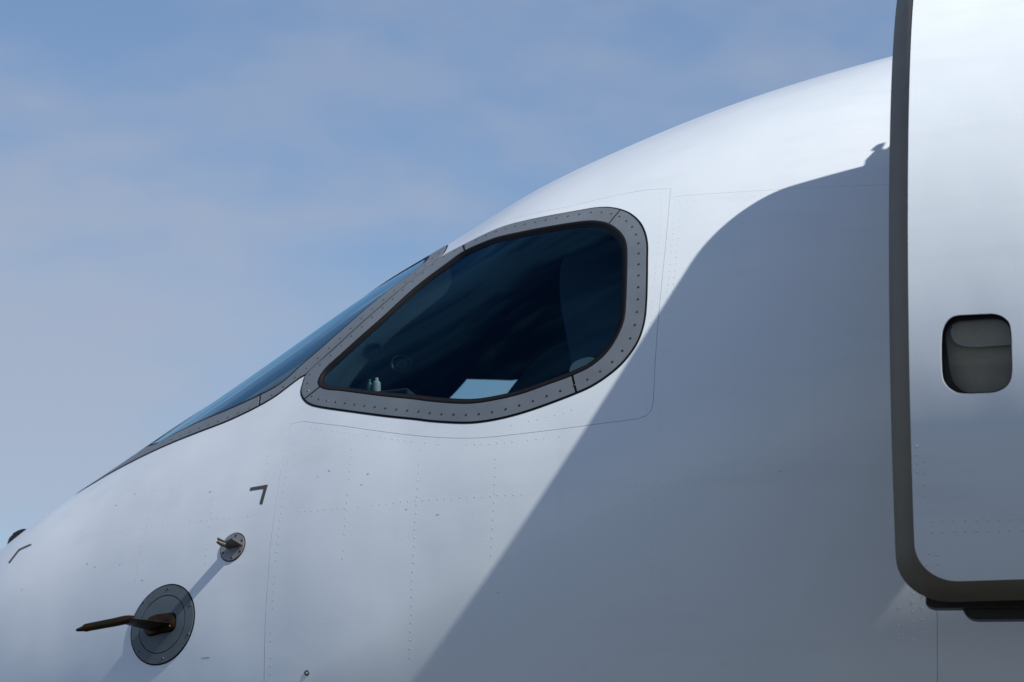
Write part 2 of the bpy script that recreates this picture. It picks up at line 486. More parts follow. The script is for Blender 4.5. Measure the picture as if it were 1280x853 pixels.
# outlines measured in the photograph
SW_OUT = [(381.3, 470.6), (378.6, 479), (375.9, 488.6), (377.2, 496), (380.8, 501.7), (387.9, 506.6), (399.4, 509.6), (438.8, 515.4), (484.7, 521.4), (520, 525),
          (540.6, 527.5), (581.3, 529.5), (601.6, 528.1), (630, 523), (662.5, 513.9), (719.8, 492.6), (739.8, 483.5), (759.7, 470.6), (779.6, 453.2), (797.5, 427.8), (805.5, 403.9),
          (808.3, 380), (809.6, 322), (809.6, 305.6), (807.4, 293), (800.6, 278.5), (788.8, 267.6), (776.8, 262.2), (762, 259.4), (745.6, 259.7), (721, 263.8), (680, 271.2),
          (651.3, 277.4), (631.6, 282.6), (610.3, 290.9), (579, 306.5), (552.8, 321), (521.9, 344.8), (492.2, 369.9), (456.8, 400.6), (417.4, 436.9)]
SW_IN = [(396.9, 478.8), (399.6, 484.5), (406.9, 487.8), (425.6, 489.7), (474.9, 496), (520, 500.6), (540.6, 503.2), (587.3, 505.6), (621.9, 500.7), (652.3, 493.4), (682.8, 482.6), (715.5, 470.6),
         (739.8, 458.6), (759.7, 441.2), (773.6, 419.8), (781.2, 399.9), (783.6, 372), (784.9, 320), (784.2, 307), (781.6, 298.5), (775.2, 289.5), (762, 280.2), (748.9, 276.9), (734.2, 276.5), (680, 284.6),
         (651.3, 290.3), (621.7, 297), (605.3, 303), (579, 315), (557.7, 330.3), (520, 358.6), (474.9, 399.5), (448.6, 422.6), (425.6, 443.4), (405.9, 461.4), (399.6, 470)]
q_so = resample(seen(catmull(SW_OUT, True, 4)), 0.016, HULL)
q_si = resample(seen(catmull(SW_IN, True, 4)), 0.014, HULL)

def rad(l): return np.array([(x, R_(a) * QS) for x, a in l])
WS_LOW = seen(catmull([(120, 603), (137.5, 592.5), (175, 572.8), (212.5, 555.4), (250, 540.4), (287, 526), (325, 507.6), (345.7, 495.2), (360.9, 483.8), (376.2, 472.4), (381.0, 470)], False, 6))
WS_JOINT = seen(catmull([(381.0, 470), (417.4, 436.6), (456.8, 400.3), (492.2, 369.6), (521.9, 344.5), (550.2, 321.6)], False, 10))
WS_TIP = np.vstack([seen([(550.2, 321.6), (554, 318), (556.7, 314.0), (558.5, 310.6)]), rad([(-.366, 18.0), (-.38, 15.0), (-.405, 11.5), (-.435, 6), (-.445, 0)])])
WS_FRONT = rad([(-1.75, 0), (-1.738, 6), (-1.70, 11.5), (-1.66, 14.6)])
q_wo = np.vstack([WS_FRONT, WS_LOW, WS_JOINT[1:-1], WS_TIP])
WS_INV = seen(catmull([(193.8, 556.9), (220, 542.8), (250, 528.4), (287.5, 512.8), (325.9, 495.2), (345.7, 484.6), (360.9, 473.1), (376.2, 458.7), (391.4, 445.7), (421.9, 419), (460, 385.4), (489.7, 361.5), (511.6, 344.8), (530, 330.5), (535.5, 325)], False, 8))
q_wi = np.vstack([WS_INV, rad([(-.435, 16.2), (-.45, 14.6), (-.50, 13.9), (-.57, 12.6), (-.68, 9.6), (-.84, 6.6), (-1.05, 5.8), (-1.20, 7.2), (-1.33, 10.2), (-1.43, 12.6), (-1.49, 14.0), (-1.485, 15.3), (-1.445, 16.5)])])
q_wi = resample(catmull(q_wi, True, 0.012), 0.016, HULL)
q_wo_open = resample(catmull(q_wo, False, 0.012), 0.02, HULL, closed=False)
q_wo_open[0, 1] = 0.0; q_wo_open[-1, 1] = 0.0

# the openings in the skin: windshield and side window share the post, so the skin is cut by both outlines
joints = {                                                     # panel joints on the near side
    'nose': [(363, 531), (358, 553), (352, 580), (347, 612), (342, 645), (338, 680), (335, 720), (332, 765), (330.5, 810), (330, 870), (331, 960)],
    'sill': [(363, 531), (378, 527), (395, 529), (430, 533), (465, 538), (500, 542.5), (540, 546.5), (575, 548), (605, 547.2), (650, 542.5), (700, 536.5), (760, 528.5), (795, 524), (806, 521), (813, 515), (816, 506), (817, 495), (818, 470), (822, 410), (828, 345), (833, 295), (838, 236)],
    'brow': [(838, 236), (815, 237), (785, 241.5), (745, 250), (713, 258), (670, 266.5), (636, 275), (612, 284)],
    'crown': [(838.2, 247), (860, 244.5), (910, 241), (977, 237), (1040, 234), (1120, 230.5), (1200, 228)],
    'aft': [(1170.5, 700), (1171, 745), (1171.5, 780), (1172, 853), (1174, 960)],
}
qj = {k: resample(seen(catmull(v, False, 6)), 0.02, HULL, closed=False) for k, v in joints.items()}
xs = np.concatenate([np.arange(-2.43, 1.95, 0.031), np.arange(1.95, 4.85, 0.14)])
qs = np.concatenate([np.arange(0.031, 2.3, 0.033) , np.arange(2.3, math.pi * QS - .05, 0.13)])
def rect(xs):
    xx = np.concatenate([xs]); return np.vstack([[(x, 0.0) for x in xx], [(xx[-1], v) for v in qs], [(x, math.pi * QS) for x in xx[::-1]], [(xx[0], v) for v in qs[::-1]]])
outer = rect(xs)
GW = 0.0017
grooves = [strip_poly(qj[k], GW * f, HULL) for k, f in (('nose', 1.1), ('crown', .55), ('aft', .75))]
grooves.append(strip_poly(np.vstack([qj['sill'], qj['brow'][1:]]), GW * .85, HULL))
V, T = triangulate(outer, [q_so, q_wo_open], grooves, xs, qs)
comps = components(T)
for ci, c in enumerate(comps):
    if len(c) < 12: continue
    lift = (0.0, 0.0009, 0.0005, 0.0007)[ci % 4]              # lapped sheets: some sit a hair proud
    o = sheet('skin_panel', V, c, HULL, M['paint'], plane, off=lift, thick=0.004)
Vf, Tf = triangulate(outer, [q_so, q_wo_open], [], xs, qs)
sheet('fuselage_skin', Vf, Tf, HULL, M['paint'], plane, thick=0.004, mirror=True)
# sealant that shows in the joints, just under the skin
Vb, Tb = triangulate(rect(xs[::2]), [offset_loop(q_so, .03, HULL), np.vstack([[(q_wo_open[0, 0] + .03, 0.0)], offset_loop(np.vstack([q_wo_open]), .03, HULL)[2:-2], [(q_wo_open[-1, 0] - .03, 0.0)]])], [], xs[::2], qs[::2])
sheet('joint_backing', Vb, Tb, HULL, M['groove'], plane, off=-0.0034, thick=0)

# ---- glazing
bolt_mesh = bpy.data.meshes.new('bolt')
bm = disc_bm(0.0044, 0.0010, 10, 0.0006); bm.to_mesh(bolt_mesh); bm.free(); bolt_mesh.materials.append(M['bolt'])

bolt_bare = bolt_mesh.copy(); bolt_bare.materials.clear(); bolt_bare.materials.append(M['screw'])
def put(mesh, name, P, N, parent, off=0.0):
    o = bpy.data.objects.new(name, mesh); col.objects.link(o)
    o.parent = parent; o.matrix_basis = at_matrix(np.asarray(P) + np.asarray(N) * off, N)
    return o

def glazing(name, q_in, material, mirror, label, sink=1.0):
    q_g = offset_loop(q_in, 0.0225, HULL, 3)
    g = np.stack(np.meshgrid(np.arange(-1.6, .5, .04), np.arange(0, 2.6, .04), indexing='ij'), -1)
    Vg, Tg = triangulate(q_g, [], [], np.arange(-1.6, .5, .04), np.arange(0.01, 2.6, .04))
    pane = sheet(name, Vg, Tg, HULL, material, plane, off=-0.007 * sink, thick=0, mirror=mirror)
    pane['label'] = label
    loops = []
    for dist, h in ((-0.0015, -0.004), (0.0, 0.0012), (0.004, 0.0030), (0.009, 0.0024), (0.014, -0.001), (0.0155, -0.0040), (0.0205, -0.0032), (0.0255, -0.010)):
        q = offset_loop(q_in, dist, HULL, 3); P = HULL.point(q); loops.append(P + HULL.normal(P) * (h * sink if h > -.0095 else h * sink - .001))
    ribbon('seal', loops, M['rubber'], pane, mirror=mirror)
    return pane

def retainers(pane, q_out, q_in, cuts, bolts, mirror):
    gr = [strip_poly(resample(seen(c), .004, HULL, closed=False), 0.0085, HULL) for c in cuts]
    lo = offset_loop(q_out, 0.0054, HULL, 1) if len(q_out) else q_out
    Vr, Tr = triangulate(lo, [q_in], gr, np.arange(-1.8, .5, .02), np.arange(0.005, 2.6, .02))
    for c in components(Tr):
        if len(c) < 6: continue
        sheet('retainer_strip', Vr, c, HULL, M['retainer'], pane, off=0.0026, thick=0.005, mirror=mirror)
    # black sealant under and round the strips
    Vs, Ts = triangulate(offset_loop(q_out, -0.0018, HULL, 1), [offset_loop(q_in, .004, HULL, 2)], [], np.arange(-1.8, .5, .05), np.arange(0.01, 2.6, .05))
    sheet('bedding_sealant', Vs, Ts, HULL, M['rubber'], pane, off=0.0006, thick=0.003, mirror=mirror)
    for q in bolts:
        P = HULL.point(q); N = HULL.normal(P)
        if mirror: P = P * [1, -1, 1]; N = N * [1, -1, 1]
        put(bolt_mesh if rng.random() < .6 else bolt_bare, 'bolt', P, N, pane, 0.0024)

b_path = resample(offset_loop(q_so, 0.029, HULL, 4), 0.0475, HULL)
cuts_side = [[(377, 502.5), (388, 494), (402, 483)], [(577.5, 303), (580, 310), (582, 318)], [(780.5, 257.5), (770, 269.5), (759, 283)], [(722, 497), (718, 481), (714.5, 466)]]
# the post retainer and the windshield frame share the joint line: keep a hair gap between them
wo_closed = np.vstack([q_wo_open, [(x, 0.0) for x in np.linspace(q_wo_open[-1, 0], q_wo_open[0, 0], 60)[1:-1]]])
wb = resample(seen(catmull([(215, 550.5), (250, 536), (287, 522), (325, 504), (346, 491), (361, 479.5), (376, 467.5), (392, 454), (422, 427), (460, 392.5), (490, 367.5), (515, 347), (540, 325.5), (549, 317)], False, 6)), 0.0475, HULL, closed=False)
cuts_ws = [[(323.8, 511), (325, 502), (326, 492)]]
for mir in (False, True):
    pane = glazing('side_window', q_si, M['glass'], mir, 'dark cockpit side window' if not mir else 'cockpit side window on the far side')
    retainers(pane, q_so, q_si, cuts_side, b_path if not mir else [], mir)
    ws = glazing('windshield', q_wi, M['wglass'], mir, 'sloping blue cockpit windshield' if not mir else 'windshield on the far side', 0.2)
    retainers(ws, wo_closed, q_wi, cuts_ws, wb if not mir else [], mir)

# ---- rivet rows on the skin (too small to pick apart: one mesh)
def rivet_mesh(name, pts, surf, r, h, material, parent, seg=7):
    V_, F_ = [], []
    P = surf.point(pts); N = surf.normal(P)
    for p, n in zip(P, N):
        x, y, z = frame_of(n, (1, 0, .01)); k = len(V_)
        for rr, hh in ((r, 0.0001), (r * .62, h * .8)):
            for i in range(seg):
                a = 2 * math.pi * i / seg; V_.append(p + x * rr * math.cos(a) + y * rr * math.sin(a) + z * hh)
        V_.append(p + z * h)
        for i in range(seg):
            j = (i + 1) % seg
            F_ += [(k + i, k + j, k + seg + j, k + seg + i), (k + seg + i, k + seg + j, k + 2 * seg)]
    o = link_mesh(name, V_, F_, material, parent); o['kind'] = 'stuff'
    return o
ROWS = [[(440, 562), (434, 625), (428, 698)], [(525, 562), (519, 660), (515, 740), (512, 822)], [(620, 574), (617, 640), (613.5, 694)],
        [(366, 545), (358, 590), (351, 645), (346, 690)], [(345, 700), (340, 770), (338, 853)], [(337, 560), (330, 610)],
        [(366, 640), (440, 634), (518, 626), (600, 621), (652, 618)], [(51, 678), (103, 670), (158, 663), (220, 654), (257, 650), (325, 643)],
        [(281, 567), (275, 591), (264, 640), (257, 704)], [(236, 575), (228, 600), (220, 640)], [(196, 600), (186, 650), (175, 697), (170, 725)], [(117, 629), (106, 670), (97, 700)],
        [(390, 535), (465, 545.5), (540, 554), (605, 555), (700, 545)],
        [(845, 258), (838, 330), (832, 400), (827, 470), (824, 560), (818, 640), (814, 720)], [(851, 256), (845, 330), (838, 400), (833, 470)],
        [(931, 250), (925, 330), (921, 420), (918, 520), (915, 600), (912, 680)], [(1026, 250), (1021, 330), (1019, 440), (1018, 560), (1017, 660)],
        [(764, 609), (820, 607), (880, 604), (962, 604), (1040, 602)], [(850, 252), (910, 247), (977, 243), (1060, 239)],
        [(1124, 738), (1123, 770), (1122, 815)], [(1141, 742), (1141, 800)], [(1153, 745), (1153, 790)], [(988, 793), (987, 830)], [(950, 803), (949, 828)], [(1007, 826), (1009, 828)],
        [(700, 262), (760, 248), (826, 241)], [(829, 243), (824, 300), (815, 390), (811, 470), (809, 512)], [(640, 531), (700, 517), (715, 512)]]
pts = []
for row in ROWS:
    q = resample(seen(catmull(row, False, 5)), 0.0255, HULL, closed=False) if math.dist(row[0], row[-1]) > 25 else seen(row[:1])
    k = rng.random(len(q)) > 0.12
    pts.append(q[k] + rng.normal(0, .0006, q[k].shape))
rivet_mesh('rivet_rows', np.vstack(pts), HULL, 0.0031, 0.00046, M['rivet'], plane)

# ---- painted marks, chips, static port
def decal(name, px, material, off=0.0008, smooth_px=False):
    q = seen(px); q = resample(q, 0.006, HULL)
    Vd, Td = triangulate(q, [], [])
    return sheet(name, Vd, Td, HULL, material, plane, off=off, thick=0.0006)
decal('corner_mark', [(313.3, 609.7), (335.1, 605.9), (328.1, 630.8), (324.6, 630.1), (329.9, 611.1), (312.6, 613.6)], M['mark'])
decal('corner_mark', [(10.6, 703.2), (23.4, 686.7), (38.6, 679.9), (39.6, 681.6), (24.9, 688.4), (12.6, 704.2)], M['mark'])
for (x, y, l, w, a) in [(263, 615, 5, 1.7, 20), (109, 705, 4, 1.6, 15), (119, 709, 3, 1, 10), (178, 725.5, 4, 1.5, 25), (169, 618, 2.5, 1.4, 0), (460, 592.5, 5, 1.5, 15), (412, 589, 3, 1.3, 0), (508, 637, 4, 1.5, 0), (547, 643.5, 7, 1.0, 8), (623, 741, 4, 1.5, 10),
                        (397, 596, 2, 1, 0), (567, 786, 2, 1.4, 0), (730, 833, 2.4, 1.8, 0), (976, 590, 12, .7, 0), (258, 822, 18, .6, 2), (145, 632, 3, 1, 0), (27, 737, 4, 1, 40), (150, 706, 2, 1.2, 0), (411, 588, 2, 1, 0), (452, 606, 5, .8, 15), (1150, 760, 2, 1.4, 0)]:
    ca, sa = math.cos(R_(a)), math.sin(R_(a))
    k = [(-.5, 0), (-.2, -.5), (.25, -.38), (.5, -.1), (.1, .5), (-.3, .35)]
    l *= .65; w *= .65
    decal('paint_chip', [(x + ca * l * i + sa * w * j, y - sa * l * i + ca * w * j) for i, j in k], M['chip'], 0.0006)
qp = seen([(383.5, 841.5)])[0]; Pp = HULL.point(qp); Np = HULL.normal(Pp)
port = link_bm('static_port', disc_bm(0.0095, 0.0012, 20), M['mark'], plane); port.matrix_basis = at_matrix(Pp, Np)
hole = link_bm('port_hole', disc_bm(0.0035, 0.0006, 12), M['pale'], port); hole.location = (0, 0, .0013)

# ---- solids: lofts, tubes, extruded outlines
def loft(name, sections, material, parent, cap=True, smooth=True):
    n = len(sections[0]); bm = bmesh.new()
    vs = [[bm.verts.new(tuple(map(float, p))) for p in s] for s in sections]
    for a, b in zip(vs[:-1], vs[1:]):
        for i in range(n): bm.faces.new((a[i], a[(i + 1) % n], b[(i + 1) % n], b[i]))
    if cap: bm.faces.new(vs[0]); bm.faces.new(vs[-1])
    return link_bm(name, bm, material, parent, smooth)

def tube(name, pts, radii, material, parent, seg=12, flat=1.0):
    pts = np.array(pts, float); secs = []
    for i, p in enumerate(pts):
        t = pts[min(i + 1, len(pts) - 1)] - pts[max(i - 1, 0)]; t /= np.linalg.norm(t)
        x, y, z = frame_of(t, (0, 0, 1))
        secs.append([p + (x * math.cos(2 * math.pi * k / seg) + y * flat * math.sin(2 * math.pi * k / seg)) * radii[i] for k in range(seg)])
    return loft(name, secs, material, parent)

def slab(name, outline, vec, material, parent, bevel=0.0, smooth=False):
    """closed outline of 3D points extruded along a vector"""
    bm = bmesh.new(); vec = np.asarray(vec, float)
    a = [bm.verts.new(tuple(map(float, p))) for p in outline]; b = [bm.verts.new(tuple(map(float, np.asarray(p) + vec))) for p in outline]
    n = len(a); bm.faces.new(a); bm.faces.new(b[::-1])
    for i in range(n): bm.faces.new((a[i], b[i], b[(i + 1) % n], a[(i + 1) % n]))
    if bevel:
        bmesh.ops.recalc_face_normals(bm, faces=bm.faces[:])
        bmesh.ops.bevel(bm, geom=bm.edges[:], offset=bevel, segments=2, affect='EDGES', profile=0.5)
    return link_bm(name, bm, material, parent, smooth)

def box(name, lo, hi, material, parent, bevel=0.01):
    lo, hi = np.array(lo, float), np.array(hi, float)
    return slab(name, [(lo[0], lo[1], lo[2]), (hi[0], lo[1], lo[2]), (hi[0], hi[1], lo[2]), (lo[0], hi[1], lo[2])], (0, 0, hi[2] - lo[2]), material, parent, bevel, True)

def ring_loop(P0, N0, r, n=56):
    x, y, z = frame_of(N0, (1, 0, 0.01))
    a = np.linspace(0, 2 * math.pi, n, endpoint=False)
    P = P0 + r * (np.cos(a)[:, None] * x + np.sin(a)[:, None] * y)
    for _ in range(4):                                       # drop onto the hull along the normal
        P = P - (HULL.F(P) * 0.5)[:, None] * N0
    return HULL.unroll(P)

# ---- pitot probe on its round plate
P0 = HULL.point(seen([(203.0, 780.5)])[0]); N0 = HULL.normal(P0)
out_l, rim_l, in_l, core_l = (ring_loop(P0, N0, r) for r in (0.1375, 0.1325, 0.0990, 0.0958))
Vd, Td = triangulate(rim_l, [in_l], [], np.arange(-1.5, -.9, .02), np.arange(1.2, 2.2, .02))
pitot = sheet('pitot_probe', Vd, Td, HULL, M['plate'], plane, off=0.0032, thick=0.002)
pitot['label'] = 'pitot probe with bent heat-stained tube on a round blue-grey plate'
Vd, Td = triangulate(out_l, [], [], np.arange(-1.5, -.9, .02), np.arange(1.2, 2.2, .02))
sheet('plate_gasket', Vd, Td, HULL, M['rubber'], pitot, off=0.0014, thick=0.001)
Vd, Td = triangulate(core_l, [], [], np.arange(-1.5, -.9, .02), np.arange(1.2, 2.2, .02))
sheet('inner_plate', Vd, Td, HULL, M['plate'], pitot, off=0.0032, thick=0.002)
for p in [(210.5, 737), (180, 753.7), (238.3, 757), (236, 793.5), (204, 823.8), (174.6, 815)]:
    P = HULL.point(seen([p])[0]); put(bolt_mesh, 'bolt', P, HULL.normal(P), pitot, 0.0034)
blk = seen(catmull([(183.2, 786.5), (184.2, 792.4), (187.2, 794.6), (202, 791.6), (215.6, 788.4), (218.8, 785.4), (219.8, 771.2), (218.2, 768.2), (214.5, 768.0), (190.5, 773.4)], True, 2))
Vd, Td = triangulate(resample(blk, .004, HULL), [], [])
sheet('mount_block', Vd, Td, HULL, M['burnt'], pitot, off=0.014, thick=0.012)
Vd, Td = triangulate(offset_loop(resample(blk, .005, HULL), -0.004, HULL), [], [])
sheet('mount_gasket', Vd, Td, HULL, M['rubber'], pitot, off=0.0042, thick=0.003)
for p in [(213.8, 771.6), (186.8, 790.3), (215.0, 784.5)]:
    P = HULL.point(seen([p])[0]); put(bolt_mesh, 'bolt', P, HULL.normal(P), pitot, 0.0142)
A0 = HULL.point(seen([(187.5, 787.6)])[0]) + N0 * .012; B0 = HULL.point(seen([(216.0, 780.5)])[0]) + N0 * .012
A1 = depth_point(150.5, 777.8, A0 + N0 * .13); B1 = depth_point(166.5, 773.2, B0 + N0 * .13)
def lens(a, b, th, n=12):
    side = np.cross(b - a, N0); side /= np.linalg.norm(side); out = []
    for k in range(n):
        t = 2 * math.pi * k / n; u = .5 - .5 * math.cos(t); out.append(a + (b - a) * u + side * th * math.sin(t) * (1 - .35 * u))
    return out
secs = [lens(A0 + (A1 - A0) * f - (B0 - A0) * .08 * f * (1 - f), B0 + (B1 - B0) * f, .0125 - .002 * f) for f in (0, .12, .3, .5, .7, .85, 1.0)]
loft('strut', secs, M['burnt'], pitot)
ref = (A1 + B1) / 2
tp = [depth_point(px, py, ref + np.array([(px - 158) * .0025 * .9, .012 * (158 - px) / 60, 0])) for px, py in ((168, 773.2), (161, 774.4), (153, 775.9), (144, 777.9), (128, 780.9), (110, 784.4), (106.5, 785.3), (104.5, 785.9), (96.6, 787.8), (95.2, 788.2))]
tr = np.array([.009, .0135, .0145, .0142, .0137, .0132, .0128, .0098, .0048, .0030])
fine = catmull(np.hstack([np.array(tp), tr[:, None]]), False, .004)
tube('probe_tube', fine[:, :3], fine[:, 3], M['burnt'], pitot, 20)

# ---- small sensor vane
P1 = HULL.point(seen([(291.2, 684.3)])[0]); N1 = HULL.normal(P1)
Vd, Td = triangulate(ring_loop(P1, N1, .0475, 36), [], [], np.arange(-1.1, -.8, .015), np.arange(1.1, 1.6, .015))
vane = sheet('sensor_probe', Vd, Td, HULL, M['steel'], plane, off=0.0035, thick=0.002)
vane['label'] = 'small sensor fin on a bare metal disc'
Vd, Td = triangulate(ring_loop(P1, N1, .0515, 36), [], [], np.arange(-1.1, -.8, .015), np.arange(1.1, 1.6, .015))
sheet('disc_gasket', Vd, Td, HULL, M['bolt'], vane, off=0.0012, thick=0.001)
for p in [(295.6, 670.2), (303.2, 676.2), (300.8, 689.8), (290.4, 698), (279.4, 691.8)]:
    P = HULL.point(seen([p])[0]); put(bolt_mesh, 'bolt', P, HULL.normal(P), vane, 0.0036)
ra = HULL.point(seen([(304.0, 682.6)])[0]) + N1 * .003; rb = HULL.point(seen([(284.8, 687.2)])[0]) + N1 * .003
ta = depth_point(290.8, 674.6, ra + N1 * .056); tb = depth_point(276.9, 681.4, rb + N1 * .056)
sd = np.cross(rb - ra, N1); sd /= np.linalg.norm(sd)
slab('fin', [ra, rb, tb, ta], sd * .0075, M['finmat'], vane, 0.0012)
ref = (ta + tb) / 2
tube('pin', [depth_point(281.5, 677.8, ref), depth_point(276, 675.4, ref), depth_point(271.8, 673.0, ref - N1 * -.003)], [.0042, .0042, .0036], M['black'], vane, 10)
tube('pin_housing', [depth_point(281.5, 681.6, ref), depth_point(276, 679.5, ref), depth_point(271.4, 676.6, ref)], [.0075, .0075, .006], M['finmat'], vane, 10)

# ---- dark rounded probe fairing just beyond the crest of the nose
YF = 0.10
prof = catmull([(8.4, 684), (9.4, 679), (10.8, 674.2), (13.2, 670.6), (15.4, 668.8), (16.2, 666.8), (18.6, 665.4), (23, 663), (29.6, 661.2), (33.6, 661.6), (36.2, 663.2), (41.6, 657.8), (42.8, 658.0), (41, 663), (38, 690), (20, 700)], True, 1.5)
outl = [plane_y(px, py, YF) for px, py in prof]
o = slab('probe_fairing', outl, (0, .05, 0), M['black'], plane, 0.0)
o['label'] = 'black rounded fairing peeking over the crest of the nose'

# ------------------------------------------------------------------ the open cabin door
RD = 0.06                                                    # depth of the sloping edge
DR = DoorSkin(RD)
xs0 = seen([(1136.2, 430)], DOOR)[0][0]; qb0 = seen([(1240, 725.5)], DOOR)[0][1]
xr0 = seen([(1112.0, 430)], DR)[0][0]; qb1 = seen([(1250, 751)], DR)[0][1]
qt1 = 0.40 * QS; qt0 = qt1 + .06 * QS / DH
XE = xr0 + 1.36  # width extended beyond the frame to shape the door's shadow on the hull
def rrect(x0, x1, q0, q1, R):
    Rq = R * QS / 1.47; out = []
    cs = [(x0 + R, q0 + Rq, math.pi, 1.5 * math.pi), (x1 - R, q0 + Rq, 1.5 * math.pi, 2 * math.pi), (x1 - R, q1 - Rq, 0, .5 * math.pi), (x0 + R, q1 - Rq, .5 * math.pi, math.pi)]
    for i, (cx, cq, a0, a1) in enumerate(cs):
        for a in np.linspace(a0, a1, 13): out.append((cx + R * math.cos(a), cq + Rq * math.sin(a)))
        nx = cs[(i + 1) % 4]; p = np.array(out[-1]); e = np.array((nx[0] + R * math.cos(nx[2]), nx[1] + Rq * math.sin(nx[2])))
        for t in np.linspace(0, 1, 36)[1:-1]: out.append(tuple(p + (e - p) * t))
    return np.array(out)
def raked(l):
    f = np.clip((1.6 - l[:, 1]) / 1.08, 0, 1); l = l.copy(); l[:, 1] -= 0.155 * QS * (l[:, 0] - xr0) * f; return l
l_skin = rrect(xs0, XE - .06, qt0, qb0, .125)
l_rim = rrect(xr0, XE, qt1, qb1, .16)
l_skin, l_rim = raked(l_skin), raked(l_rim)
WIN_O = [(1176.6, 422.2), (1178.3, 411), (1185.3, 399.7), (1191, 395.8), (1197.5, 394.1), (1208, 393.5), (1219, 393), (1231, 392.5), (1242, 392.3), (1252.9, 395.5), (1261.3, 403.2), (1264.1, 415.2), (1265.0, 440), (1265.3, 464.4), (1263.2, 476), (1257, 484.4), (1244.4, 490.4), (1226, 491.8), (1209.2, 492.3), (1195.2, 490.8), (1185.3, 484.8), (1178.9, 475.7), (1176.9, 464.4)]
WIN_P = [(1181.8, 422.2), (1183.2, 413.8), (1188, 406.7), (1196.6, 401.8), (1205, 400.8), (1244.4, 398.7), (1254.7, 401.6), (1260.6, 407.4), (1263, 415.2), (1264, 440), (1264.2, 464.4), (1262, 475.7), (1256, 483.4), (1244.4, 489.2), (1226, 490.6), (1211, 490.9), (1203.2, 488.9), (1193.4, 479.9), (1187.2, 464.4), (1184, 440.5)]
q_do = resample(seen(catmull(WIN_O, True, 2), DOOR), .007, DOOR)
gx, gq = np.arange(1.1, 2.7, .035), np.arange(.2, 2.8, .035)
Vd, Td = triangulate(l_skin, [q_do], [], gx, gq)
door = sheet('cabin_door', Vd, Td, DOOR, M['door_paint'], plane, off=0.0, thick=0.006)
door['label'] = 'open white cabin door with a small rounded window and dark edge'
def dpt(q, e): return DoorSkin(e).point(q)
ribbon('door_edge', [dpt(l_skin, 0.003), dpt(offset_loop(l_skin, -.002, DOOR), 0.004), dpt(l_rim, RD), dpt(l_rim, RD + .006), dpt(l_rim, .18)], M['rim'], door)
Vd, Td = triangulate(l_rim, [], [], gx, gq)
sheet('inner_face', Vd, Td, DoorSkin(.18), M['rim'], door, off=0, thick=0, flip=True)
# window: reveal, seal, pane, blind
D3 = DoorSkin(.022)
q_dp = resample(seen(catmull(WIN_P, True, 2), D3), .007, D3)
ribbon('window_reveal', [dpt(q_do, 0.0005), dpt(q_do, .006), dpt(q_do, .024)], M['rubber'], door)
Vd, Td = triangulate(offset_loop(q_do, -.002, DOOR), [q_dp], [])
sheet('window_seal', Vd, Td, D3, M['rubber'], door, off=0, thick=.006)
Vd, Td = triangulate(offset_loop(q_dp, -.004, D3), [], [], gx, gq)
sheet('window_pane', Vd, Td, DoorSkin(.027), glass_material('door_window_glass', (0.66, 0.66, 0.64), 1.5, 0.4), door, off=0, thick=0)
D5 = DoorSkin(.040)
BL = catmull([(1189.5, 412), (1190.2, 419), (1193, 425.5), (1199, 430), (1209, 432.6), (1224, 433), (1244, 431.6), (1275, 429.6)], False, 3)
blind = np.vstack([BL, [(1275, 380), (1189.5, 380)]])
qbl = resample(seen(blind, D5), .006, D5)
Vd, Td = triangulate(qbl, [], [])
sheet('window_blind', Vd, Td, D5, M['shade'], door, off=0, thick=.004)
ql = resample(seen(BL, D5), .006, D5, closed=False)
Vd, Td = triangulate(strip_poly(ql, .0034, D5), [], [])
sheet('blind_lip', Vd, Td, D5, M['pale'], door, off=.003, thick=.004)
Vd, Td = triangulate(offset_loop(q_do, -.03, DOOR), [], [])
sheet('window_backing', Vd, Td, DoorSkin(.062), M['shade'], door, off=0, thick=0)
drows = [[(1156, 577), (1156.5, 620)], [(1146, 558), (1146.5, 590)], [(1164.5, 651.6), (1277, 649)], [(1165.5, 665.5), (1277, 662.5)], [(1161, 692), (1172, 694)], [(1159.5, 706.5), (1172, 705)]]
pts = [resample(seen(catmull(r, False, 4), DOOR), .0285, DOOR, closed=False) if math.dist(r[0], r[-1]) > 25 else seen(r, DOOR) for r in drows]
rivet_mesh('rivet_rows', np.vstack(pts), DOOR, .0048, .0018, M['rivet'], door, 8)
# dark hinge fairings under the door
yb = -1.99
slab('hinge_bracket', [plane_y(px, py, yb) for px, py in ((1157, 738), (1157, 755.5), (1160, 757.5), (1166, 760), (1330, 760), (1330, 738))], (0, .10, 0), M['black'], door, .004)
arm = catmull([(1199, 744), (1201.5, 757), (1204.5, 764.5), (1209, 769.8), (1215, 773), (1222, 774.2)], False, 2)
slab('hinge_arm', [plane_y(px, py, yb + .03) for px, py in np.vstack([arm, [(1300, 773.6), (1400, 773), (1400, 744)]])], (0, .11, 0), M['black'], door, .006)
# latch fitting on the door's upper edge (its shadow falls on the nose)
ytop = DR.point((xr0 + .38, qt1 - .06 * QS))[1] + .02
fit = []
for p in ((1070, 226), (1077, 210), (1080.5, 206), (1081.5, 200.5), (1086, 196), (1093, 189.5), (1088, 188.2), (1093.5, 184.0), (1103.5, 181.2), (1102.6, 184.5), (1099.4, 188.8), (1103.5, 190.3), (1113, 183), (1128, 172), (1150, 163), (1180, 170), (1185, 200)):
    Q = HULL.point(seen([p])[0]); k = (ytop - Q[1]) / SUN[1]; fit.append(Q + SUN * k)
slab('latch_fitting', fit, (0, .010, 0), M['black'], door)

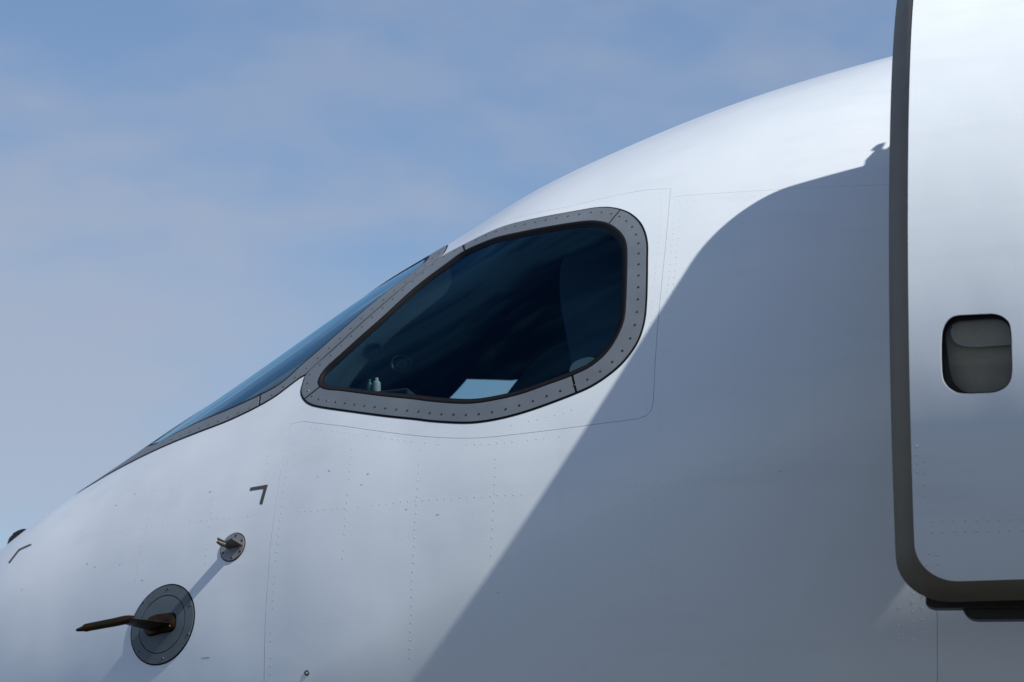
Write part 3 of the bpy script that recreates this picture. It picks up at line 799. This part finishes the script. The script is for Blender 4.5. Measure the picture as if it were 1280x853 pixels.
# ------------------------------------------------------------------ cockpit interior
q_lo = offset_loop(q_so, .012, HULL, 2)
cx = np.arange(-1.85, .78, .06); cq = np.arange(.06, 2.9, .07)
lrect = np.vstack([[(x, 0.0) for x in cx], [(cx[-1], v) for v in cq], [(x, 2.95) for x in cx[::-1]], [(cx[0], v) for v in cq[::-1]]])
wl_in = np.vstack([q_wi])
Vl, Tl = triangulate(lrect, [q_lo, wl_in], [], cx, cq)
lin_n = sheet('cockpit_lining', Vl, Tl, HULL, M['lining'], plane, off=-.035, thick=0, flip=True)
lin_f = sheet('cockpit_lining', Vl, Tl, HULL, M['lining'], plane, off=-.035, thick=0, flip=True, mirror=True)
def section(x, zlo, shrink=.04, n=40):
    P = HULL.point(np.array([(x, a * QS) for a in np.linspace(-math.pi / 2 - .6, math.pi / 2 + .6, n)]))
    P[:, 1] *= 1 - shrink; P[:, 2] = np.maximum(P[:, 2] - shrink, zlo)
    return P
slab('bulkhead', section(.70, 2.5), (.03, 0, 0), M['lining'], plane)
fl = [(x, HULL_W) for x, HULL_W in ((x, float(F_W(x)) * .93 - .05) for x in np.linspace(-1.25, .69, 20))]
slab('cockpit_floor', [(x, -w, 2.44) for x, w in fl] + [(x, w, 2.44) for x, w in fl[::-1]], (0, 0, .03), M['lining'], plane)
def cabin_width(x, z, margin=.07):
    m = F_M(x); zz = z - m; h = (F_T(x) - m) if zz > 0 else (m - F_B(x))
    return float(F_W(x) * math.sqrt(max(0.0, 1 - (zz / h) ** 2))) - margin
secs = []
for x, z in ((-1.25, 2.5), (-1.10, 2.86), (-.90, 3.06), (-.74, 3.10), (-.72, 3.07), (-.80, 3.02), (-.84, 2.5)):
    secs.append((x, z))
half = min(cabin_width(x, z) for x, z in secs)
slab('instrument_panel', [(x, -half, z) for x, z in secs], (0, 2 * half, 0), M['lining'], plane, .008)

def pane_px(name, px, y, thick, material, bevel=0.0, closed_smooth=True, step=3):
    q = catmull(px, True, step) if closed_smooth else px
    return slab(name, [plane_y(a, b, y) for a, b in q], (0, thick, 0), material, plane, bevel)
# added panel that blocks sky through the far glazing, and the co-pilot seat
def far_wall(px):
    """where lines of sight leave the hull again, unrolled on the mirrored side"""
    out = []
    for p in px:
        v = rays([p])[0]; ts = np.linspace(11.5, 18, 4000); Q = CAM + ts[:, None] * v
        P = Q[np.where(HULL.F(Q) < 0)[0][-1]]; out.append(HULL.unroll(P * [1, -1, 1]))
    return np.array(out)
BLOCKER = [(396, 508), (397, 478), (440, 430), (500, 378), (560, 334), (640, 296), (740, 276), (800, 288), (800, 415), (760, 428), (720, 442), (680, 456), (655, 461), (632, 464.6), (605, 463), (575, 461.6), (548, 460.5), (547, 485), (546, 512)]
qb_ = resample(far_wall(BLOCKER), .03, HULL)
Vd, Td = triangulate(qb_, [], [], np.arange(-1.3, .6, .05), np.arange(.03, 1.6, .05))
sheet('sky_blocker', Vd, Td, HULL, M['lining'], plane, off=-.055, thick=.006, mirror=True)
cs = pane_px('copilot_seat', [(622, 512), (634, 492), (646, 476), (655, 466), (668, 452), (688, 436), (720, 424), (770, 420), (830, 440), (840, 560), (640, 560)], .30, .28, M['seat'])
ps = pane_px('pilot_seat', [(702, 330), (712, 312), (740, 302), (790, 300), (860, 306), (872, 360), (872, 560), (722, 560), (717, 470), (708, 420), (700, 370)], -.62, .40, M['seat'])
pane_px('window_post_trim', [(402, 498), (403, 478), (440, 440), (490, 394), (530, 352), (548, 332), (560, 334), (564, 346), (558, 364), (530, 388), (500, 412), (470, 440), (440, 476), (425, 498)], -.55, .02, M['trim'])
for cx_, cy_, rr in ((467, 440, 14), (502, 455, 15)):
    a = np.linspace(0, 2 * math.pi, 28, endpoint=False)
    c0 = plane_y(cx_, cy_, -.60)
    ring = [[c0 + np.array([math.cos(t) * r * .0026, yo, math.sin(t) * r * .0021]) for t in a] for r, yo in ((rr, 0.012), (rr, -.006), (rr * .86, -.012), (rr * .72, -.004), (rr * .70, .012))]
    vent = ribbon('air_vent', ring, M['black'], plane)
    ribbon('vent_vane', [[c0 + np.array([math.cos(t) * r * .0026, .004, math.sin(t) * r * .0021]) for t in a] for r in (rr * .42, rr * .30)], M['seat'], vent)
    ribbon('vent_back', [[c0 + np.array([math.cos(t) * r * .0026, .010, math.sin(t) * r * .0021]) for t in a] for r in (rr * .98, rr * .02)], M['lining'], vent)
hr = pane_px('pale_panel', [(712, 466), (714, 457), (719, 452), (738, 446.5), (744, 449), (742, 456), (728, 470)], -.98, .05, M['pale'])  # small white rounded panel with a yellow edge strip
slab('edge_strip', [plane_y(a, b, -.985) for a, b in ((716, 463.2), (741, 453.0), (741, 455.4), (716, 466.0))], (0, .004, 0), M['yellow'], hr)
sc_z = plane_y(470, 492, -.86)[2]
slab('side_console', [(-.72, -.80, sc_z), (-.40, -.98, sc_z), (-.40, -.55, sc_z), (-.72, -.45, sc_z)], (0, 0, -.12), M['lining'], plane, .006)
# loose items on the console
def item(name, px0, py0, px1, y, depth, material, label, cat):
    a = plane_y(px0, py0, y); b = plane_y(px1, py0, y)
    w = b[0] - a[0]; h = a[2] - sc_z
    bm = bmesh.new(); prof = ((.40, 0), (.5, .04), (.5, .62), (.44, .74), (.24, .82), (.22, .97), (.18, 1.0))
    rows = []
    for r, t in prof:
        rows.append([bm.verts.new((math.cos(2 * math.pi * k / 14) * r * w, math.sin(2 * math.pi * k / 14) * r * depth, t * h)) for k in range(14)])
    for r0, r1 in zip(rows[:-1], rows[1:]):
        for k in range(14): bm.faces.new((r0[k], r0[(k + 1) % 14], r1[(k + 1) % 14], r1[k]))
    bm.faces.new(rows[0]); bm.faces.new(rows[-1])
    o = link_bm(name, bm, material, None, True); o.location = ((a[0] + b[0]) / 2, y + depth / 2, sc_z)
    o['label'] = label; o['category'] = cat
    return o
item('small_bottle', 465, 472, 475, -.86, .026, M['dull'], 'small white bottle inside the front corner of the cockpit side window', 'bottle')
item('small_bottle', 458, 474, 465, -.85, .02, M['green'], 'small dark green bottle just in front of the white one behind the glass', 'bottle')
